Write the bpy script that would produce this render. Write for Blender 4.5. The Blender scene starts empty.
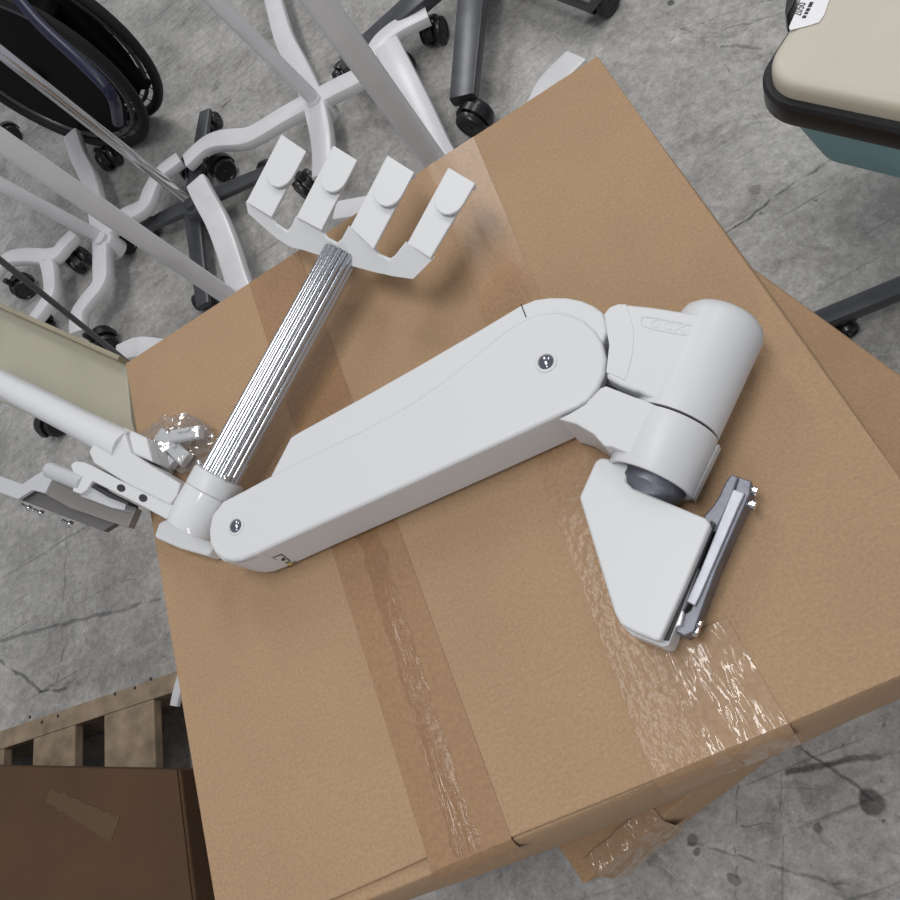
import bpy, bmesh, math, random
from mathutils import Vector, Matrix, noise
random.seed(4)
C = bpy.context.scene.collection
# ------------------------------------------------------------------ camera
F = 797.43
ZB = 0.60                                    # height of the big carton's top
R = Matrix(((0.85249321, 0.47214138, 0.22436096),
            (-0.32348682, 0.81363629, -0.48306549),
            (-0.41062342, 0.33923224, 0.84635093)))
CAM = Vector((0.5511, -0.0406, ZB + 0.68))

def ray(px, py):
    return R @ Vector((px - 450, 450 - py, -F))

def W(px, py, z=0.0):
    """point of the place seen at (px, py) that lies at height z"""
    r = ray(px, py)
    return CAM + r * ((z - CAM.z) / r.z)

def B(px, py, h=0.0):
    return W(px, py, ZB + h)

def on_plane(px, py, p0, n):
    r = ray(px, py)
    return CAM + r * ((p0 - CAM).dot(n) / r.dot(n))

cam_d = bpy.data.cameras.new('camera')
cam_d.sensor_width = 36.0
cam_d.lens = F / 900 * 36.0
cam_d.clip_start = 0.01
cam = bpy.data.objects.new('camera', cam_d)
C.objects.link(cam)
cam.matrix_world = Matrix.Translation(CAM) @ R.to_4x4()
bpy.context.scene.camera = cam

# ------------------------------------------------------------------ materials
def mat(name, col, rough=0.5, metal=0.0, spec=0.5, coat=0.0, bump=None, var=None, alpha=None):
    m = bpy.data.materials.new(name)
    m.use_nodes = True
    nt = m.node_tree
    p = nt.nodes['Principled BSDF']
    p.inputs['Base Color'].default_value = (*col, 1)
    p.inputs['Roughness'].default_value = rough
    p.inputs['Metallic'].default_value = metal
    p.inputs['Specular IOR Level'].default_value = spec
    p.inputs['Coat Weight'].default_value = coat
    tc = nt.nodes.new('ShaderNodeTexCoord')
    if var:                                   # (scale, amount)
        n = nt.nodes.new('ShaderNodeTexNoise')
        n.inputs['Scale'].default_value = var[0]
        n.inputs['Detail'].default_value = 6
        nt.links.new(tc.outputs['Object'], n.inputs['Vector'])
        r = nt.nodes.new('ShaderNodeMapRange')
        r.inputs['From Min'].default_value = .3
        r.inputs['From Max'].default_value = .7
        r.inputs['To Min'].default_value = 1 - var[1]
        r.inputs['To Max'].default_value = 1 + var[1]
        nt.links.new(n.outputs['Fac'], r.inputs['Value'])
        mx = nt.nodes.new('ShaderNodeVectorMath')
        mx.operation = 'SCALE'
        mx.inputs[0].default_value = col
        nt.links.new(r.outputs['Result'], mx.inputs['Scale'])
        nt.links.new(mx.outputs['Vector'], p.inputs['Base Color'])
    if bump:                                  # (scale, strength, distance)
        n = nt.nodes.new('ShaderNodeTexNoise')
        n.inputs['Scale'].default_value = bump[0]
        n.inputs['Detail'].default_value = 4
        nt.links.new(tc.outputs['Object'], n.inputs['Vector'])
        b = nt.nodes.new('ShaderNodeBump')
        b.inputs['Strength'].default_value = bump[1]
        b.inputs['Distance'].default_value = bump[2]
        nt.links.new(n.outputs['Fac'], b.inputs['Height'])
        nt.links.new(b.outputs['Normal'], p.inputs['Normal'])
    return m

def cardboard(name, col, patch=0.06):
    m = bpy.data.materials.new(name)
    m.use_nodes = True
    nt = m.node_tree
    N, L = nt.nodes, nt.links
    p = N['Principled BSDF']
    p.inputs['Roughness'].default_value = .82
    p.inputs['Specular IOR Level'].default_value = .25
    tc = N.new('ShaderNodeTexCoord')

    def tex(scale, detail, stretch=(1, 1, 1)):
        mp = N.new('ShaderNodeMapping')
        mp.inputs['Scale'].default_value = stretch
        L.new(tc.outputs['Object'], mp.inputs['Vector'])
        n = N.new('ShaderNodeTexNoise')
        n.inputs['Scale'].default_value = scale
        n.inputs['Detail'].default_value = detail
        n.inputs['Roughness'].default_value = .65
        L.new(mp.outputs['Vector'], n.inputs['Vector'])
        return n.outputs['Fac']

    def rng(s, lo, hi, a=.3, b=.7):
        r = N.new('ShaderNodeMapRange')
        r.inputs['From Min'].default_value = a
        r.inputs['From Max'].default_value = b
        r.inputs['To Min'].default_value = lo
        r.inputs['To Max'].default_value = hi
        L.new(s, r.inputs['Value'])
        return r.outputs['Result']

    def mul(a, b):
        x = N.new('ShaderNodeMath')
        x.operation = 'MULTIPLY'
        L.new(a, x.inputs[0])
        L.new(b, x.inputs[1])
        return x.outputs[0]
    s = mul(rng(tex(330, 4), .86, 1.12), rng(tex(4.0, 3), 1 - patch, 1 + patch))
    s = mul(s, rng(tex(60, 3, (1, 9, 9)), .965, 1.035))      # faint flute lines
    s = mul(s, rng(tex(120, 2), 1.0, 1.16, .68, .78))        # pale scuffs
    v = N.new('ShaderNodeVectorMath')
    v.operation = 'SCALE'
    v.inputs[0].default_value = col
    L.new(s, v.inputs['Scale'])
    L.new(v.outputs['Vector'], p.inputs['Base Color'])
    b = N.new('ShaderNodeBump')
    b.inputs['Strength'].default_value = .12
    b.inputs['Distance'].default_value = .001
    L.new(tex(260, 3), b.inputs['Height'])
    L.new(b.outputs['Normal'], p.inputs['Normal'])
    return m

def tape_material(name, col, scale, stretch, strength, lo=None, hi=None, rough=.22, patchy=None):
    """brown packing film; the wrinkles grow stronger between y = lo and y = hi"""
    m = bpy.data.materials.new(name)
    m.use_nodes = True
    N, L = m.node_tree.nodes, m.node_tree.links
    p = N['Principled BSDF']
    p.inputs['Roughness'].default_value = .5
    p.inputs['Specular IOR Level'].default_value = .35
    p.inputs['Coat Weight'].default_value = .9
    p.inputs['Coat Roughness'].default_value = rough
    tc = N.new('ShaderNodeTexCoord')
    mp = N.new('ShaderNodeMapping')
    mp.inputs['Scale'].default_value = stretch
    L.new(tc.outputs['Object'], mp.inputs['Vector'])
    n = N.new('ShaderNodeTexNoise')
    n.inputs['Scale'].default_value = scale
    n.inputs['Detail'].default_value = 1.5
    n.inputs['Roughness'].default_value = .5
    L.new(mp.outputs['Vector'], n.inputs['Vector'])
    b = N.new('ShaderNodeBump')
    b.inputs['Distance'].default_value = .0034
    b.inputs['Strength'].default_value = strength
    if lo is not None:
        s = N.new('ShaderNodeSeparateXYZ')
        L.new(tc.outputs['Object'], s.inputs[0])
        r = N.new('ShaderNodeMapRange')
        r.inputs['From Min'].default_value = lo
        r.inputs['From Max'].default_value = hi
        r.inputs['To Min'].default_value = strength
        r.inputs['To Max'].default_value = .03
        L.new(s.outputs['Y'], r.inputs['Value'])
        L.new(r.outputs['Result'], b.inputs['Strength'])
    L.new(n.outputs['Fac'], b.inputs['Height'])
    L.new(b.outputs['Normal'], p.inputs['Coat Normal'])
    if patchy:                                # lies flat in places, lifted in others
        n3 = N.new('ShaderNodeTexNoise')
        n3.inputs['Scale'].default_value = patchy
        n3.inputs['Detail'].default_value = 2
        mp3 = N.new('ShaderNodeMapping')
        mp3.inputs['Scale'].default_value = (1.6, .5, 1)
        L.new(tc.outputs['Object'], mp3.inputs['Vector'])
        L.new(mp3.outputs['Vector'], n3.inputs['Vector'])
        r3 = N.new('ShaderNodeMapRange')
        r3.inputs['From Min'].default_value = .43
        r3.inputs['From Max'].default_value = .51
        L.new(n3.outputs['Fac'], r3.inputs['Value'])
        L.new(r3.outputs['Result'], p.inputs['Coat Weight'])
    n2 = N.new('ShaderNodeTexNoise')
    n2.inputs['Scale'].default_value = 240
    n2.inputs['Detail'].default_value = 4
    L.new(tc.outputs['Object'], n2.inputs['Vector'])
    r2 = N.new('ShaderNodeMapRange')
    r2.inputs['From Min'].default_value = .3
    r2.inputs['From Max'].default_value = .7
    r2.inputs['To Min'].default_value = .87
    r2.inputs['To Max'].default_value = 1.1
    L.new(n2.outputs['Fac'], r2.inputs['Value'])
    v = N.new('ShaderNodeVectorMath')
    v.operation = 'SCALE'
    v.inputs[0].default_value = col
    L.new(r2.outputs['Result'], v.inputs['Scale'])
    L.new(v.outputs['Vector'], p.inputs['Base Color'])
    return m

def film_material(name, tint=(1, 1, 1), gloss=.3, scale=60, stretch=(1, 1, 1), strength=.8):
    """clear plastic film: mostly see-through, with glossy creases"""
    m = bpy.data.materials.new(name)
    m.use_nodes = True
    N, L = m.node_tree.nodes, m.node_tree.links
    N.remove(N['Principled BSDF'])
    out = N['Material Output']
    t = N.new('ShaderNodeBsdfTransparent')
    t.inputs['Color'].default_value = (*tint, 1)
    g = N.new('ShaderNodeBsdfGlossy')
    g.inputs['Roughness'].default_value = .12
    tc = N.new('ShaderNodeTexCoord')
    mp = N.new('ShaderNodeMapping')
    mp.inputs['Scale'].default_value = stretch
    L.new(tc.outputs['Object'], mp.inputs['Vector'])
    n = N.new('ShaderNodeTexNoise')
    n.inputs['Scale'].default_value = scale
    n.inputs['Detail'].default_value = 3
    L.new(mp.outputs['Vector'], n.inputs['Vector'])
    b = N.new('ShaderNodeBump')
    b.inputs['Strength'].default_value = strength
    b.inputs['Distance'].default_value = .006
    L.new(n.outputs['Fac'], b.inputs['Height'])
    L.new(b.outputs['Normal'], g.inputs['Normal'])
    mix = N.new('ShaderNodeMixShader')
    mix.inputs['Fac'].default_value = gloss
    L.new(t.outputs[0], mix.inputs[1])
    L.new(g.outputs[0], mix.inputs[2])
    L.new(mix.outputs[0], out.inputs['Surface'])
    return m

M = {}
M['white'] = mat('white_plastic', (.63, .64, .65), .40, spec=.4, bump=(900, .05, .0005))
M['white_gloss'] = mat('white_gloss', (.68, .69, .70), .12, spec=.6)
M['white_paint'] = mat('white_paint', (.70, .70, .715), .3, spec=.5, var=(14, .05))
M['grey_paint'] = mat('grey_paint', (.5, .5, .52), .35, spec=.5)
M['alu'] = mat('ribbed_aluminium', (.60, .61, .63), .13, 1.0)
M['chrome'] = mat('chrome', (.7, .7, .72), .14, 1.0)
M['cast'] = mat('cast_metal', (.20, .205, .24), .5, .75, bump=(160, .25, .002), var=(30, .25))
M['cast_light'] = mat('bare_metal', (.47, .48, .54), .5, .6, var=(40, .12))
M['plate_light'] = mat('light_sheet_metal', (.60, .61, .63), .4, .3)
M['plate_dark'] = mat('brown_grey_metal', (.27, .255, .24), .45, .4)
M['plate_darker'] = mat('deep_grey_metal', (.15, .143, .14), .5, .4)
M['black'] = mat('black_plastic', (.012, .012, .014), .3, spec=.5)
M['rubber'] = mat('black_rubber', (.012, .012, .013), .6, spec=.3)
M['screw'] = mat('dark_chrome', (.30, .30, .34), .12, 1.0)
M['dark'] = mat('dark_grey_steel', (.075, .078, .086), .33, .3, var=(20, .2))
M['rod'] = mat('grey_rod', (.10, .10, .105), .45)
M['blue'] = mat('navy_paint', (.006, .006, .035), .4)
M['cloth'] = mat('black_vinyl', (.006, .006, .007), .8, spec=.15, bump=(60, .3, .004))
M['cream'] = mat('cream_shell', (.56, .53, .44), .45, bump=(120, .08, .001), var=(8, .03))
M['teal'] = mat('teal_shell', (.28, .55, .65), .5, var=(10, .05))
M['label'] = mat('label_paper', (.85, .85, .87), .4)
M['ink'] = mat('label_ink', (.03, .03, .035), .6)
M['yellow'] = mat('warning_yellow', (.62, .52, .12), .5)
M['beige'] = mat('beige_laminate', (.40, .385, .295), .4, var=(9, .03))
M['tan'] = mat('tan_edging', (.34, .30, .215), .5)
M['card'] = cardboard('kraft_cardboard', (.385, .256, .152))
M['card_low'] = cardboard('worn_kraft_cardboard', (.40, .262, .155), .1)
M['card_shaded'] = cardboard('shaded_kraft_cardboard', (.088, .05, .027), .12)  # kraft darkened all over: the lower-left box's shade is painted in
M['card_edge'] = cardboard('cardboard_edge', (.46, .33, .20))
M['wood'] = mat('pallet_wood', (.30, .235, .165), .8, spec=.2, bump=(40, .4, .004), var=(30, .3))
M['tape'] = tape_material('packing_tape', (.315, .186, .096), 40, (3, .5, 1), .03, rough=.12)
M['tape'].node_tree.nodes['Principled BSDF'].inputs['Coat Weight'].default_value = .3
M['tape_wrinkled'] = tape_material('wrinkled_tape', (.36, .225, .127), 85, (1.6, .6, 1), 1.0, None, None, .035, 48)
M['tape_speckled'] = tape_material('speckled_tape', (.35, .215, .115), 150, (1, .7, 1), .6, .02, .30, .16)
M['tape_speckled'].node_tree.nodes['Principled BSDF'].inputs['Coat Weight'].default_value = .22
M['film'] = film_material('clear_bag_film', (.95, .955, .96), .2, 26)
M['seam_film'] = film_material('clear_tape_film', (.94, .91, .88), .03, 24, (9, .45, 1), .5)
M['grey_film'] = film_material('tape_flap_film', (.62, .6, .58), .10, 30, (1, 1, 6), .4)

# ------------------------------------------------------------------ mesh helpers
def obj(name, bm, m, parent=None, bevel=0, smooth=35, seg=2):
    bmesh.ops.remove_doubles(bm, verts=bm.verts, dist=1e-6)
    bmesh.ops.recalc_face_normals(bm, faces=bm.faces)
    me = bpy.data.meshes.new(name)
    bm.to_mesh(me)
    bm.free()
    for f in me.polygons:
        f.use_smooth = True
    me.set_sharp_from_angle(angle=math.radians(smooth))
    o = bpy.data.objects.new(name, me)
    C.objects.link(o)
    ml = m if isinstance(m, (list, tuple)) else [m]
    for x in ml:
        me.materials.append(x)
    if bevel:
        b = o.modifiers.new('bevel', 'BEVEL')
        b.width = bevel
        b.segments = seg
        b.limit_method = 'ANGLE'
        b.angle_limit = math.radians(32)
        b.harden_normals = True
    if parent:
        o.parent = parent
        o.matrix_parent_inverse = Matrix.Translation(-parent.location)
    return o

def part_of(o, p):
    """parent a sub-part to a part (parts sit at the origin of their thing)"""
    o.parent = p
    return o

def thing(name, label, cat, loc=(0, 0, 0), group=None):
    o = bpy.data.objects.new(name, None)
    o.empty_display_size = .05
    C.objects.link(o)
    o.location = loc
    return tag(o, label, cat, group)

def tag(o, label, cat, group=None):
    o['label'] = label
    o['category'] = cat
    if group:
        o['group'] = group
    return o

def prism(pts, z0, bm=None, draft=0.0):
    """extrude a horizontal outline (world points, their own z) down to z0"""
    bm = bm or bmesh.new()
    top = [bm.verts.new(p) for p in pts]
    c = sum((Vector(p) for p in pts), Vector()) / len(pts)
    bot = []
    for p in pts:
        q = Vector(p)
        d = (c - q)
        d.z = 0
        q = q + d * draft
        bot.append(bm.verts.new((q.x, q.y, z0)))
    bm.faces.new(top)
    bm.faces.new(list(reversed(bot)))
    n = len(pts)
    for i in range(n):
        bm.faces.new((top[i], bot[i], bot[(i + 1) % n], top[(i + 1) % n]))
    return bm

def box(a, b, bm=None, rot=None, org=None):
    bm = bm or bmesh.new()
    vs = []
    for z in (a[2], b[2]):
        for x, y in ((a[0], a[1]), (b[0], a[1]), (b[0], b[1]), (a[0], b[1])):
            v = Vector((x, y, z))
            if rot is not None:
                v = rot @ v
            if org is not None:
                v = v + Vector(org)
            vs.append(bm.verts.new(v))
    for f in ((0, 3, 2, 1), (4, 5, 6, 7), (0, 1, 5, 4), (1, 2, 6, 5), (2, 3, 7, 6), (3, 0, 4, 7)):
        bm.faces.new([vs[i] for i in f])
    return bm

def frame_for(d, up=Vector((0, 0, 1))):
    d = d.normalized()
    s = d.cross(up)
    if s.length < 1e-4:
        s = d.cross(Vector((0, 1, 0)))
    s.normalize()
    return s, s.cross(d).normalized()

def spline(pts, n=6):
    pts = [Vector(p) for p in pts]
    if len(pts) < 3:
        return pts
    P = [2 * pts[0] - pts[1]] + pts + [2 * pts[-1] - pts[-2]]
    out = []
    for i in range(1, len(P) - 2):
        for k in range(n):
            t = k / n
            a, b, c, d = P[i - 1], P[i], P[i + 1], P[i + 2]
            out.append(.5 * ((2 * b) + (c - a) * t + (2 * a - 5 * b + 4 * c - d) * t * t + (3 * b - a - 3 * c + d) * t ** 3))
    out.append(pts[-1])
    return out

def sweep(path, prof, bm=None, up=Vector((0, 0, 1)), scale=None, close=True, cap=True):
    """prof: list of (side, up) offsets"""
    bm = bm or bmesh.new()
    rings = []
    n = len(path)
    for i, p in enumerate(path):
        d = path[min(i + 1, n - 1)] - path[max(i - 1, 0)]
        s, u = frame_for(d, up)
        k = scale(i / (n - 1)) if scale else 1
        rings.append([bm.verts.new(p + s * a * k + u * b * k) for a, b in prof])
    m = len(prof)
    for i in range(n - 1):
        for j in range(m if close else m - 1):
            bm.faces.new((rings[i][j], rings[i][(j + 1) % m], rings[i + 1][(j + 1) % m], rings[i + 1][j]))
    if cap and close:
        bm.faces.new(list(reversed(rings[0])))
        bm.faces.new(rings[-1])
    return bm

def circ(r, n=20):
    return [(r * math.cos(2 * math.pi * i / n), r * math.sin(2 * math.pi * i / n)) for i in range(n)]

def rect(w, h, r=.004):
    w, h = w / 2, h / 2
    out = []
    for cx, cy, a0 in ((w - r, h - r, 0), (-w + r, h - r, 90), (-w + r, -h + r, 180), (w - r, -h + r, 270)):
        for k in range(3):
            a = math.radians(a0 + 45 * k)
            out.append((cx + r * math.cos(a), cy + r * math.sin(a)))
    return out

def tube(p0, p1, r0, r1=None, n=24, bm=None):
    r1 = r0 if r1 is None else r1
    return sweep([Vector(p0), Vector(p1)], circ(1, n), bm, scale=lambda t: r0 + (r1 - r0) * t)

def lathe(prof, p0, axis, n=32, bm=None):
    """prof: (radius, distance along axis)"""
    bm = bm or bmesh.new()
    axis = Vector(axis).normalized()
    s, u = frame_for(axis)
    rings = []
    for r, h in prof:
        c = Vector(p0) + axis * h
        rings.append([bm.verts.new(c + s * r * math.cos(2 * math.pi * i / n) + u * r * math.sin(2 * math.pi * i / n)) for i in range(n)] if r > 1e-6 else [bm.verts.new(c)])
    for a, b in zip(rings, rings[1:]):
        for i in range(n):
            j = (i + 1) % n
            if len(a) == 1 and len(b) == 1:
                continue
            if len(a) == 1:
                bm.faces.new((a[0], b[i], b[j]))
            elif len(b) == 1:
                bm.faces.new((a[i], a[j], b[0]))
            else:
                bm.faces.new((a[i], a[j], b[j], b[i]))
    if len(rings[0]) > 1:
        bm.faces.new(list(reversed(rings[0])))
    if len(rings[-1]) > 1:
        bm.faces.new(rings[-1])
    return bm

# ------------------------------------------------------------------ floor
def concrete():
    m = bpy.data.materials.new('stained_concrete')
    m.use_nodes = True
    N, L = m.node_tree.nodes, m.node_tree.links
    p = N['Principled BSDF']
    p.inputs['Specular IOR Level'].default_value = .35
    tc = N.new('ShaderNodeTexCoord')
    co = tc.outputs['Object']

    def tex(scale, detail=6, rough=.6, vec=None, dist=0):
        n = N.new('ShaderNodeTexNoise')
        n.inputs['Scale'].default_value = scale
        n.inputs['Detail'].default_value = detail
        n.inputs['Roughness'].default_value = rough
        n.inputs['Distortion'].default_value = dist
        L.new(vec or co, n.inputs['Vector'])
        return n.outputs

    def rng(s, a, b, lo, hi):
        r = N.new('ShaderNodeMapRange')
        for k, v in zip(('From Min', 'From Max', 'To Min', 'To Max'), (a, b, lo, hi)):
            r.inputs[k].default_value = v
        L.new(s, r.inputs['Value'])
        return r.outputs['Result']

    def op(o, a, b):
        x = N.new('ShaderNodeMath')
        x.operation = o
        for i, v in enumerate((a, b)):
            if isinstance(v, (int, float)):
                x.inputs[i].default_value = v
            else:
                L.new(v, x.inputs[i])
        return x.outputs[0]

    def vec(o, a, b=None):
        x = N.new('ShaderNodeVectorMath')
        x.operation = o
        for i, v in enumerate((a, b)):
            if v is None:
                continue
            if isinstance(v, (tuple, Vector)):
                x.inputs[i].default_value = v
            else:
                L.new(v, x.inputs[i])
        return x
    g = op('MULTIPLY', rng(tex(1.7, 5)['Fac'], .3, .7, .72, 1.22), rng(tex(9, 6, .7, dist=.6)['Fac'], .3, .7, .70, 1.24))
    g = op('MULTIPLY', g, rng(tex(60, 6, .75)['Fac'], .25, .75, .62, 1.34))
    g = op('MULTIPLY', g, rng(tex(190, 4, .7)['Fac'], .3, .7, .84, 1.16))
    g = op('MULTIPLY', g, rng(tex(5.5, 8, .75, dist=1.2)['Fac'], .56, .70, 1.0, .5))     # dark blotches
    g = op('MULTIPLY', g, rng(tex(38, 4, .6)['Fac'], .69, .73, 1.0, .45))                 # specks
    # hairline scratches in two directions
    for rot, sx, sy, k in ((.6, 2.2, 60, .74), (-.9, 1.8, 48, .75), (1.6, 2.5, 70, .75)):
        mp = N.new('ShaderNodeMapping')
        mp.inputs['Rotation'].default_value = (0, 0, rot)
        mp.inputs['Scale'].default_value = (sx, sy, 1)
        L.new(co, mp.inputs['Vector'])
        g = op('MULTIPLY', g, rng(tex(1.0, 3, .5, mp.outputs['Vector'], .3)['Fac'], k - .07, k, 1.0, .62))
    # cracks, joints and skid marks at their places
    wob = vec('SCALE', vec('SUBTRACT', tex(14, 4)['Color'], (.5, .5, .5)).outputs[0])
    wob.inputs['Scale'].default_value = .03
    q = vec('ADD', co, wob.outputs[0]).outputs[0]
    fade = tex(30, 4, .7)['Fac']
    for (a, b, w, dark) in (
            ((733, 226), (832, 158), .006, .45), ((600, 330), (733, 226), .006, .5),
            ((790, 775), (910, 748), .012, .4), ((795, 745), (905, 822), .007, .5),
            ((690, 845), (850, 885), .007, .6), ((735, 700), (738, 900), .004, .65),
            ((783, 760), (783, 900), .004, .72), ((700, 826), (820, 828), .003, .65),
            ((700, 789), (840, 790), .003, .75), ((885, 720), (880, 742), .006, .5),
            ((0, 640), (160, 600), .012, .6), ((66, 540), (62, 640), .005, .65),
            ((60, 610), (175, 560), .004, .7), ((0, 660), (40, 692), .011, .5), ((62, 650), (55, 695), .006, .6),
            ((40, 692), (66, 690), .008, .5), ((680, 30), (770, 0), .005, .6), ((700, 38), (790, 10), .005, .65),
            ((724, 45), (780, 52), .010, .55), ((725, 65), (760, 125), .004, .6), ((560, 35), (590, 20), .004, .6),
            ((550, 28), (568, 55), .003, .6), ((147, 265), (175, 330), .003, .6), ((222, 107), (231, 100), .012, .45),
            ((670, 40), (680, 28), .004, .6)):
        A_, B_ = W(*a), W(*b)
        d = (B_ - A_)
        ln = d.length
        d.normalize()
        pa = vec('SUBTRACT', q, A_).outputs[0]
        t = vec('DOT_PRODUCT', pa, d).outputs['Value']
        t = op('MINIMUM', op('MAXIMUM', t, 0.0), ln)
        v = N.new('ShaderNodeVectorMath')
        v.operation = 'SCALE'
        v.inputs[0].default_value = d
        L.new(t, v.inputs['Scale'])
        dist = vec('LENGTH', vec('SUBTRACT', pa, v.outputs[0]).outputs[0]).outputs['Value']
        line = rng(dist, w * .22, w * .5, 1.0, 0.0)
        line = op('MULTIPLY', line, rng(fade, .3, .55, .35, 1.0))
        g = op('MULTIPLY', g, op('SUBTRACT', 1.0, op('MULTIPLY', line, min(.9, 1.25 * (1 - dark)))))
    for (c, r, dark) in (((872, 803), .018, .3), ((818, 830), .007, .4), ((735, 884), .008, .5), ((693, 842), .008, .5), ((672, 2), .010, .3), ((698, 855), .006, .4), ((755, 190), .012, .6)):
        dd = vec('LENGTH', vec('SUBTRACT', q, W(*c)).outputs[0]).outputs['Value']
        g = op('MULTIPLY', g, rng(dd, r * .8, r * 1.1, dark, 1.0))
    sc = N.new('ShaderNodeVectorMath')
    sc.operation = 'SCALE'
    sc.inputs[0].default_value = (.40, .393, .375)
    L.new(g, sc.inputs['Scale'])
    L.new(sc.outputs[0], p.inputs['Base Color'])
    L.new(rng(tex(6)['Fac'], .3, .7, .45, .7), p.inputs['Roughness'])
    b = N.new('ShaderNodeBump')
    b.inputs['Strength'].default_value = .25
    b.inputs['Distance'].default_value = .003
    L.new(g, b.inputs['Height'])
    L.new(b.outputs[0], p.inputs['Normal'])
    return m

fb = bmesh.new()
box((-4, -3, -.1), (5, 5, 0), fb)
floor = obj('floor', fb, concrete())
floor['kind'] = 'structure'

# ------------------------------------------------------------------ cartons
BW, BD = .7014, .7048
t = thing('cardboard_box', 'large kraft cardboard box with taped top carrying the white jointed arm', 'box', (BW / 2, BD / 2, .27))
HB = .27                                      # top of the lower carton
bm = bmesh.new()
# walls with a slight belly, so the edges are not ruler straight
nx = 14
def ringpts(z, out):
    r = []
    for i in range(nx):
        u = i / nx
        r.append((u * BW, -out * math.sin(math.pi * u)))
    for i in range(nx):
        u = i / nx
        r.append((BW + out * .7 * math.sin(math.pi * u), u * BD))
    for i in range(nx):
        u = 1 - i / nx
        r.append((u * BW, BD + out * .3 * math.sin(math.pi * u)))
    for i in range(nx):
        u = 1 - i / nx
        r.append((-out * .2 * math.sin(math.pi * u), u * BD))
    return [(x, y, z) for x, y in r]
rings = [[bm.verts.new(p) for p in ringpts(z, o)] for z, o in ((HB + .0008, .004), (HB + .1, .012), (HB + .22, .012), (ZB - .012, .006), (ZB - .004, .002))]
nr = len(rings[0])
for a, b in zip(rings, rings[1:]):
    for i in range(nr):
        bm.faces.new((a[i], a[(i + 1) % nr], b[(i + 1) % nr], b[i]))
bm.faces.new(rings[-1])
bm.faces.new(list(reversed(rings[0])))
obj('box_walls', bm, M['card'], t, bevel=.002)
XS = .258                                     # the seam between the two top flaps
for x0, x1, y0 in ((.0, XS - .0012, .012), (XS + .0012, BW, .001)):
    bm = bmesh.new()
    vs = []
    for z in (ZB - .0045, ZB):
        row = [(x0, y0), (x1, y0)] if True else []
        k = 10
        pts = [(x0 + (x1 - x0) * i / k, y0 - .0022 * math.sin(math.pi * i / k)) for i in range(k + 1)]
        pts += [(x1, BD - .001), (x0, BD - .001)]
        vs.append([bm.verts.new((x, y, z)) for x, y in pts])
    n = len(vs[0])
    bm.faces.new(vs[1])
    bm.faces.new(list(reversed(vs[0])))
    for i in range(n):
        bm.faces.new((vs[0][i], vs[0][(i + 1) % n], vs[1][(i + 1) % n], vs[1][i]))
    obj('top_flap', bm, M['card'], t, bevel=.0015)

def strip_tape(x0, x1, m, drop_front, drop_back, skew=0.0, zo=.0006, back=None):
    yb = BD - .002 if back is None else back
    prof = [(BD + .001 + .0015, ZB - drop_back), (BD + .0022, ZB - .004)] if back is None else []
    prof.append((yb, ZB + zo))
    ys = 40
    for i in range(1, ys):
        prof.append((yb - (yb - .002) * i / ys, ZB + zo))
    prof += [(-.0005, ZB + zo), (-.0045, ZB - .003), (-.0085, ZB - .012), (-.0135 - zo, ZB - drop_front)]
    bm = bmesh.new()
    rows = []
    cols = 10
    for k, (y, z) in enumerate(prof):
        s = skew * (1 - max(0, min(1, y / yb)))
        rows.append([bm.verts.new((x0 + s + (x1 - x0) * c / cols, y, z + .0003 * noise.noise((c * .9, k * .3, x0 * 9)))) for c in range(cols + 1)])
    for a, b in zip(rows, rows[1:]):
        for c in range(cols):
            bm.faces.new((a[c], a[c + 1], b[c + 1], b[c]))
    return obj('packing_tape', bm, m, t)

xa = [B(px, py).x for px, py in ((253, 296), (304, 268), (424, 868), (518, 836))]
xb = [B(px, py).x for px, py in ((424, 161), (472, 134), (655, 783), (788, 722))]
print('tape x', xa, xb)
strip_tape(xa[0], xa[1], M['tape'], .03, .05, skew=(xa[2] + xa[3] - xa[0] - xa[1]) / 2)
strip_tape(xb[0], xb[1], M['tape_speckled'], .045, .05, skew=xb[2] - xb[0])
xc = [B(px, py).x for px, py in ((712, 757), (788, 722), (727, 618))]
strip_tape(xc[2] - (xc[1] - xc[0]), xc[2], M['tape_wrinkled'], .055, .0, skew=xc[1] - xc[2], zo=.0012, back=B(727, 618).y)
# loose clear ridge of film along the seam
bm = bmesh.new()
rows = []
for k in range(61):
    y = .40 - .398 * k / 60
    w = .012 + .004 * noise.noise((k * .35, 1, 2))
    x = XS + .003 * noise.noise((k * .2, 4, 7))
    h = .0008 + .0006 * noise.noise((k * .3, 8, 3))
    rows.append([bm.verts.new((x + w * c, y, ZB + .0014 + (h if abs(c) < .6 else 0) + .0010 * noise.noise((c * 5, k * .9, 3)))) for c in (-1, -.5, 0, .5, 1)])
for a, b in zip(rows, rows[1:]):
    for c in range(4):
        bm.faces.new((a[c], a[c + 1], b[c + 1], b[c]))
obj('seam_film', bm, M['seam_film'], t)
# lower carton, turned under the first
lo = W(583, 885, HB)
lo.z = 0
ang = math.radians(15.5)
RL = Matrix.Rotation(ang, 3, 'Z')
t2 = thing('cardboard_box', 'kraft cardboard box turned askew underneath the large taped box', 'box', lo)
LW, LD = .682, .60
bm = bmesh.new()
def lring(z, o):
    r = []
    n = 12
    for i in range(n):
        u = i / n
        r.append((u * LW, -o * math.sin(math.pi * u)))
    for i in range(n):
        u = i / n
        r.append((LW + o * math.sin(math.pi * u), u * LD))
    for i in range(n):
        u = 1 - i / n
        r.append((u * LW, LD + o * math.sin(math.pi * u)))
    for i in range(n):
        u = 1 - i / n
        r.append((-o * math.sin(math.pi * u), u * LD))
    return [RL @ Vector((x, y, z)) + lo for x, y in r]
rings = [[bm.verts.new(p) for p in lring(z, o)] for z, o in ((0, .002), (.08, .014), (.19, .014), (HB - .012, .004), (HB - .001, 0))]
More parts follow.
